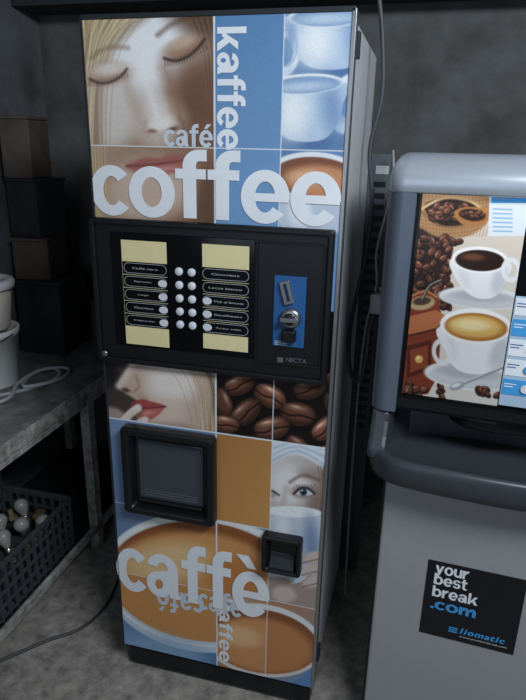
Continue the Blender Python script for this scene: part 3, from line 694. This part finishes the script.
# bucket
bk=root('plastic_bucket',(-.735,.44,.716),'white plastic bucket on the workbench','bucket')
lathe('bucket_shell',[(.095,0),(.098,.004),(.112,.19),(.118,.19),(.120,.215),(.112,.215),(.108,.20),(.094,.01),(0,.01)],M_bucket,bk,(0,0,0))
tube('bail_handle',[(.120,0,.202),(.11,-.06,.19),(.06,-.11,.17),(-.06,-.11,.17),(-.11,-.06,.19),(-.120,0,.202)],.003,M_chrome,bk)
tp=root('food_tub',(-.735,.44,.932),'pale plastic tub with wide white lid stacked on bucket','tub')
lathe('tub_body',[(.090,0),(.092,.003),(.108,.15),(.106,.15),(0,.15)],M_tan,tp,(0,0,0))
lathe('tub_lid',[(.112,.145),(.120,.147),(.122,.168),(.116,.176),(.09,.178),(.088,.172),(0,.172)],M_bucket,tp,(0,0,0),label='white lid')
# dim clutter at the wall
def carton(loc,w,d,h,m,label,name='storage_box',catg='box',rz=0):
    r=root(name,loc,label,catg,rz)
    box('box_body',-w/2,w/2,-d/2,d/2,0,h,m,r,.006)
    box('box_lid',-w/2-.004,w/2+.004,-d/2-.004,d/2+.004,h,h+.012,m,r,.003)
carton((-.75,.90,.716),.20,.24,.30,M_box,'tall dark storage box at the base of a stack',rz=.06)
carton((-.79,.90,1.029),.15,.20,.16,M_box2,'brown box stacked on a dark box',rz=.18)
carton((-.79,.91,1.202),.15,.18,.22,M_box,'dark box in the middle of a stack',rz=-.12)
carton((-.81,.90,1.435),.12,.18,.22,M_box2,'tall brown box at the top of a stack',rz=.15)
carton((-.54,1.02,.716),.13,.18,.20,M_box,'low dark box against the wall',rz=.2)
jg=root('jerrycan',(-.44,.84,.716),'dark plastic jerrycan standing on the workbench','jerrycan')
box('can_body',-.055,.055,-.08,.08,0,.24,M_box,jg,.02,seg=4)
lathe('can_cap',[(.022,0),(.022,.022),(.018,.026),(0,.026)],M_dark,jg,(0,-.045,.24))
tube('can_handle',[(0,-.02,.235),(0,-.01,.27),(0,.04,.27),(0,.06,.235)],.009,M_box,jg)
tube('coiled_cable',[(-.80,.14,.7235),(-.70,.24,.7235),(-.62,.32,.7235),(-.55,.42,.7235),(-.52,.52,.7235),(-.55,.60,.7235),(-.61,.62,.7235),(-.62,.54,.7235),(-.60,.46,.733),(-.56,.40,.736),(-.51,.46,.733),(-.50,.56,.7235),(-.54,.64,.7235),(-.60,.56,.738),(-.60,.42,.738),(-.56,.30,.729),(-.64,.20,.7235),(-.75,.06,.7235)],.007,M_cable,None,'pale grey cable coiled loosely on the workbench','cable')
# crate
cr2=root('plastic_crate',(-.60,.14,.101),'dark grey lattice plastic crate on the lower shelf','crate')
L=[]
w,d,h=.38,.50,.20
for k in range(5):
    z=.0+k*(h-.012)/4
    L+=[(-w/2,w/2,-d/2,-d/2+.006,z,z+.012),(-w/2,w/2,d/2-.006,d/2,z,z+.012),(-w/2,-w/2+.006,-d/2,d/2,z,z+.012),(w/2-.006,w/2,-d/2,d/2,z,z+.012)]
for k in range(14):
    y=-d/2+k*(d-.01)/13; L+=[(w/2-.007,w/2+.001,y,y+.01,0,h),(-w/2-.001,-w/2+.007,y,y+.01,0,h)]
for k in range(11):
    x=-w/2+k*(w-.01)/10; L+=[(x,x+.01,-d/2-.001,-d/2+.007,0,h),(x,x+.01,d/2-.007,d/2+.001,0,h)]
boxes('crate_lattice',L,M_crate,cr2,0,origin=(0,0,0))
box('crate_base',-w/2,w/2,-d/2,d/2,0,.006,M_crate,cr2,0)
frme=[(w/2-.008,w/2+.005,-d/2,d/2,h-.004,h+.010),(-w/2-.005,-w/2+.008,-d/2,d/2,h-.004,h+.010),(-w/2,w/2,-d/2-.005,-d/2+.008,h-.004,h+.010),(-w/2,w/2,d/2-.008,d/2+.005,h-.004,h+.010)]
boxes('crate_rim',frme,M_crate,cr2,.002)
jb=root('folded_sack',(-.60,.14,.108),'dark folded cloth sack inside the crate','sack')
bm=bmesh.new(); bmesh.ops.create_uvsphere(bm,u_segments=24,v_segments=14,radius=1)
for v in bm.verts:
    s=1+.08*math.sin(v.co.x*9)*math.cos(v.co.y*7); v.co=Vector((np.sign(v.co.x)*abs(v.co.x)**.6*.160*s,np.sign(v.co.y)*abs(v.co.y)**.6*.21*s,.062+v.co.z*.060*s))
me=D.meshes.new('sack_body'); bm.to_mesh(me); bm.free(); me.materials.append(M_box); [setattr(p,'use_smooth',True) for p in me.polygons]
link('sack_body',me,jb,(0,0,0))
prof=[(.009,-.03),(.010,-.012),(.012,-.008),(.020,.008),(.026,.022),(.026,.034),(.018,.048),(0,.054)]
bulb0=None
for i,(x,y,rx,ry) in enumerate([(-.465,.31,1.2,.3),(-.50,.22,.3,-.2),(-.56,.31,-.3,.3),(-.575,.20,.4,.5),(-.50,.13,.6,.2),(-.58,.10,-.5,.2),(-.475,.04,.6,-.4)]):
    if bulb0 is None:
        bulb0=lathe('light_bulb',prof,M_bulb,None,(0,0,0),n=20); o=bulb0
        cap0=lathe('screw_cap',[(.0105,-.034),(.0115,-.030),(.0105,-.026),(.0115,-.022),(.0105,-.018),(.0115,-.012)],M_chrome,bulb0,(0,0,0),n=16)
    else:
        o=bulb0.copy(); COL.objects.link(o); c_=cap0.copy(); COL.objects.link(c_); c_.parent=o
    o.location=(x,y,.266 if abs(rx)<1 else .252); o.rotation_euler=(rx,ry,i)
    o['label']='dusty round glass bulb lying in the crate'; o['category']='light bulb'; o['group']='bulbs in the crate'
M_brass=mat('tarnished_brass',(150,132,104),.45,.5,noise=.2)
fit0=None
for i,(x,y) in enumerate([(-.455,.255),(-.535,.265),(-.452,.18),(-.545,.155),(-.535,.06),(-.62,.25),(-.45,.105),(-.52,.33),(-.53,.005),(-.60,.30),(-.62,.16),(-.455,-.03),(-.60,.04),(-.56,-.04)]):
    if fit0 is None:
        fit0=lathe('pipe_fitting',[(.018,0),(.020,.002),(.020,.018),(.014,.020),(.014,.040),(.010,.040),(.010,.004),(0,.004)],M_brass,None,(0,0,0),n=6,smooth=False); o=fit0
    else: o=fit0.copy(); COL.objects.link(o)
    o.location=(x,y,.232); o.rotation_euler=(.3*(i%3),.4*(i%2),i); o['label']='small tarnished hexagonal pipe fitting among crate clutter'; o['category']='pipe fitting'; o['group']='pipe fittings in the crate'
pp=link('crumpled_paper',D.meshes.new('crumpled_paper'),None,(-.50,-.05,.262))
bm=bmesh.new(); bmesh.ops.create_grid(bm,x_segments=8,y_segments=8,size=.05)
for v in bm.verts: v.co.z=.008*math.sin(v.co.x*90)*math.cos(v.co.y*70)
bm.to_mesh(pp.data); bm.free(); pp.data.materials.append(M_paper); pp['label']='crumpled white paper sheet lying in the crate'; pp['category']='paper'
tube('floor_cable',[(-.60,-.30,.006),(-.42,-.12,.006),(-.30,.02,.006),(-.22,.10,.006),(-.19,.22,.006),(-.22,.40,.006),(-.25,.60,.006)],.0055,M_darkcable,None,'dark cable lying on the concrete floor','cable')
# ------------------------------------------------ lights
def area(name,loc,target,e,sz,szy,col):
    l=D.lights.new(name,'AREA'); l.shape='RECTANGLE'; l.size=sz; l.size_y=szy; l.energy=e; l.color=col
    o=D.objects.new(name,l); COL.objects.link(o); o.location=loc
    o.rotation_euler=(Vector(target)-Vector(loc)).to_track_quat('-Z','Y').to_euler(); return o
area('ceiling_lamp',(1.6,-1.2,2.5),(.5,.0,1.1),41,1.0,.3,(.86,.94,1.0))
area('front_fill',(.0,-3.0,1.6),(.2,0,.9),8,1.6,1.6,(.78,.89,1.0))  # added weak fill from the open front side, no actual doorway there
wd=D.worlds.new('world'); S.world=wd; wd.use_nodes=True
wd.node_tree.nodes['Background'].inputs[0].default_value=(.52,.67,.88,1); wd.node_tree.nodes['Background'].inputs[1].default_value=.14
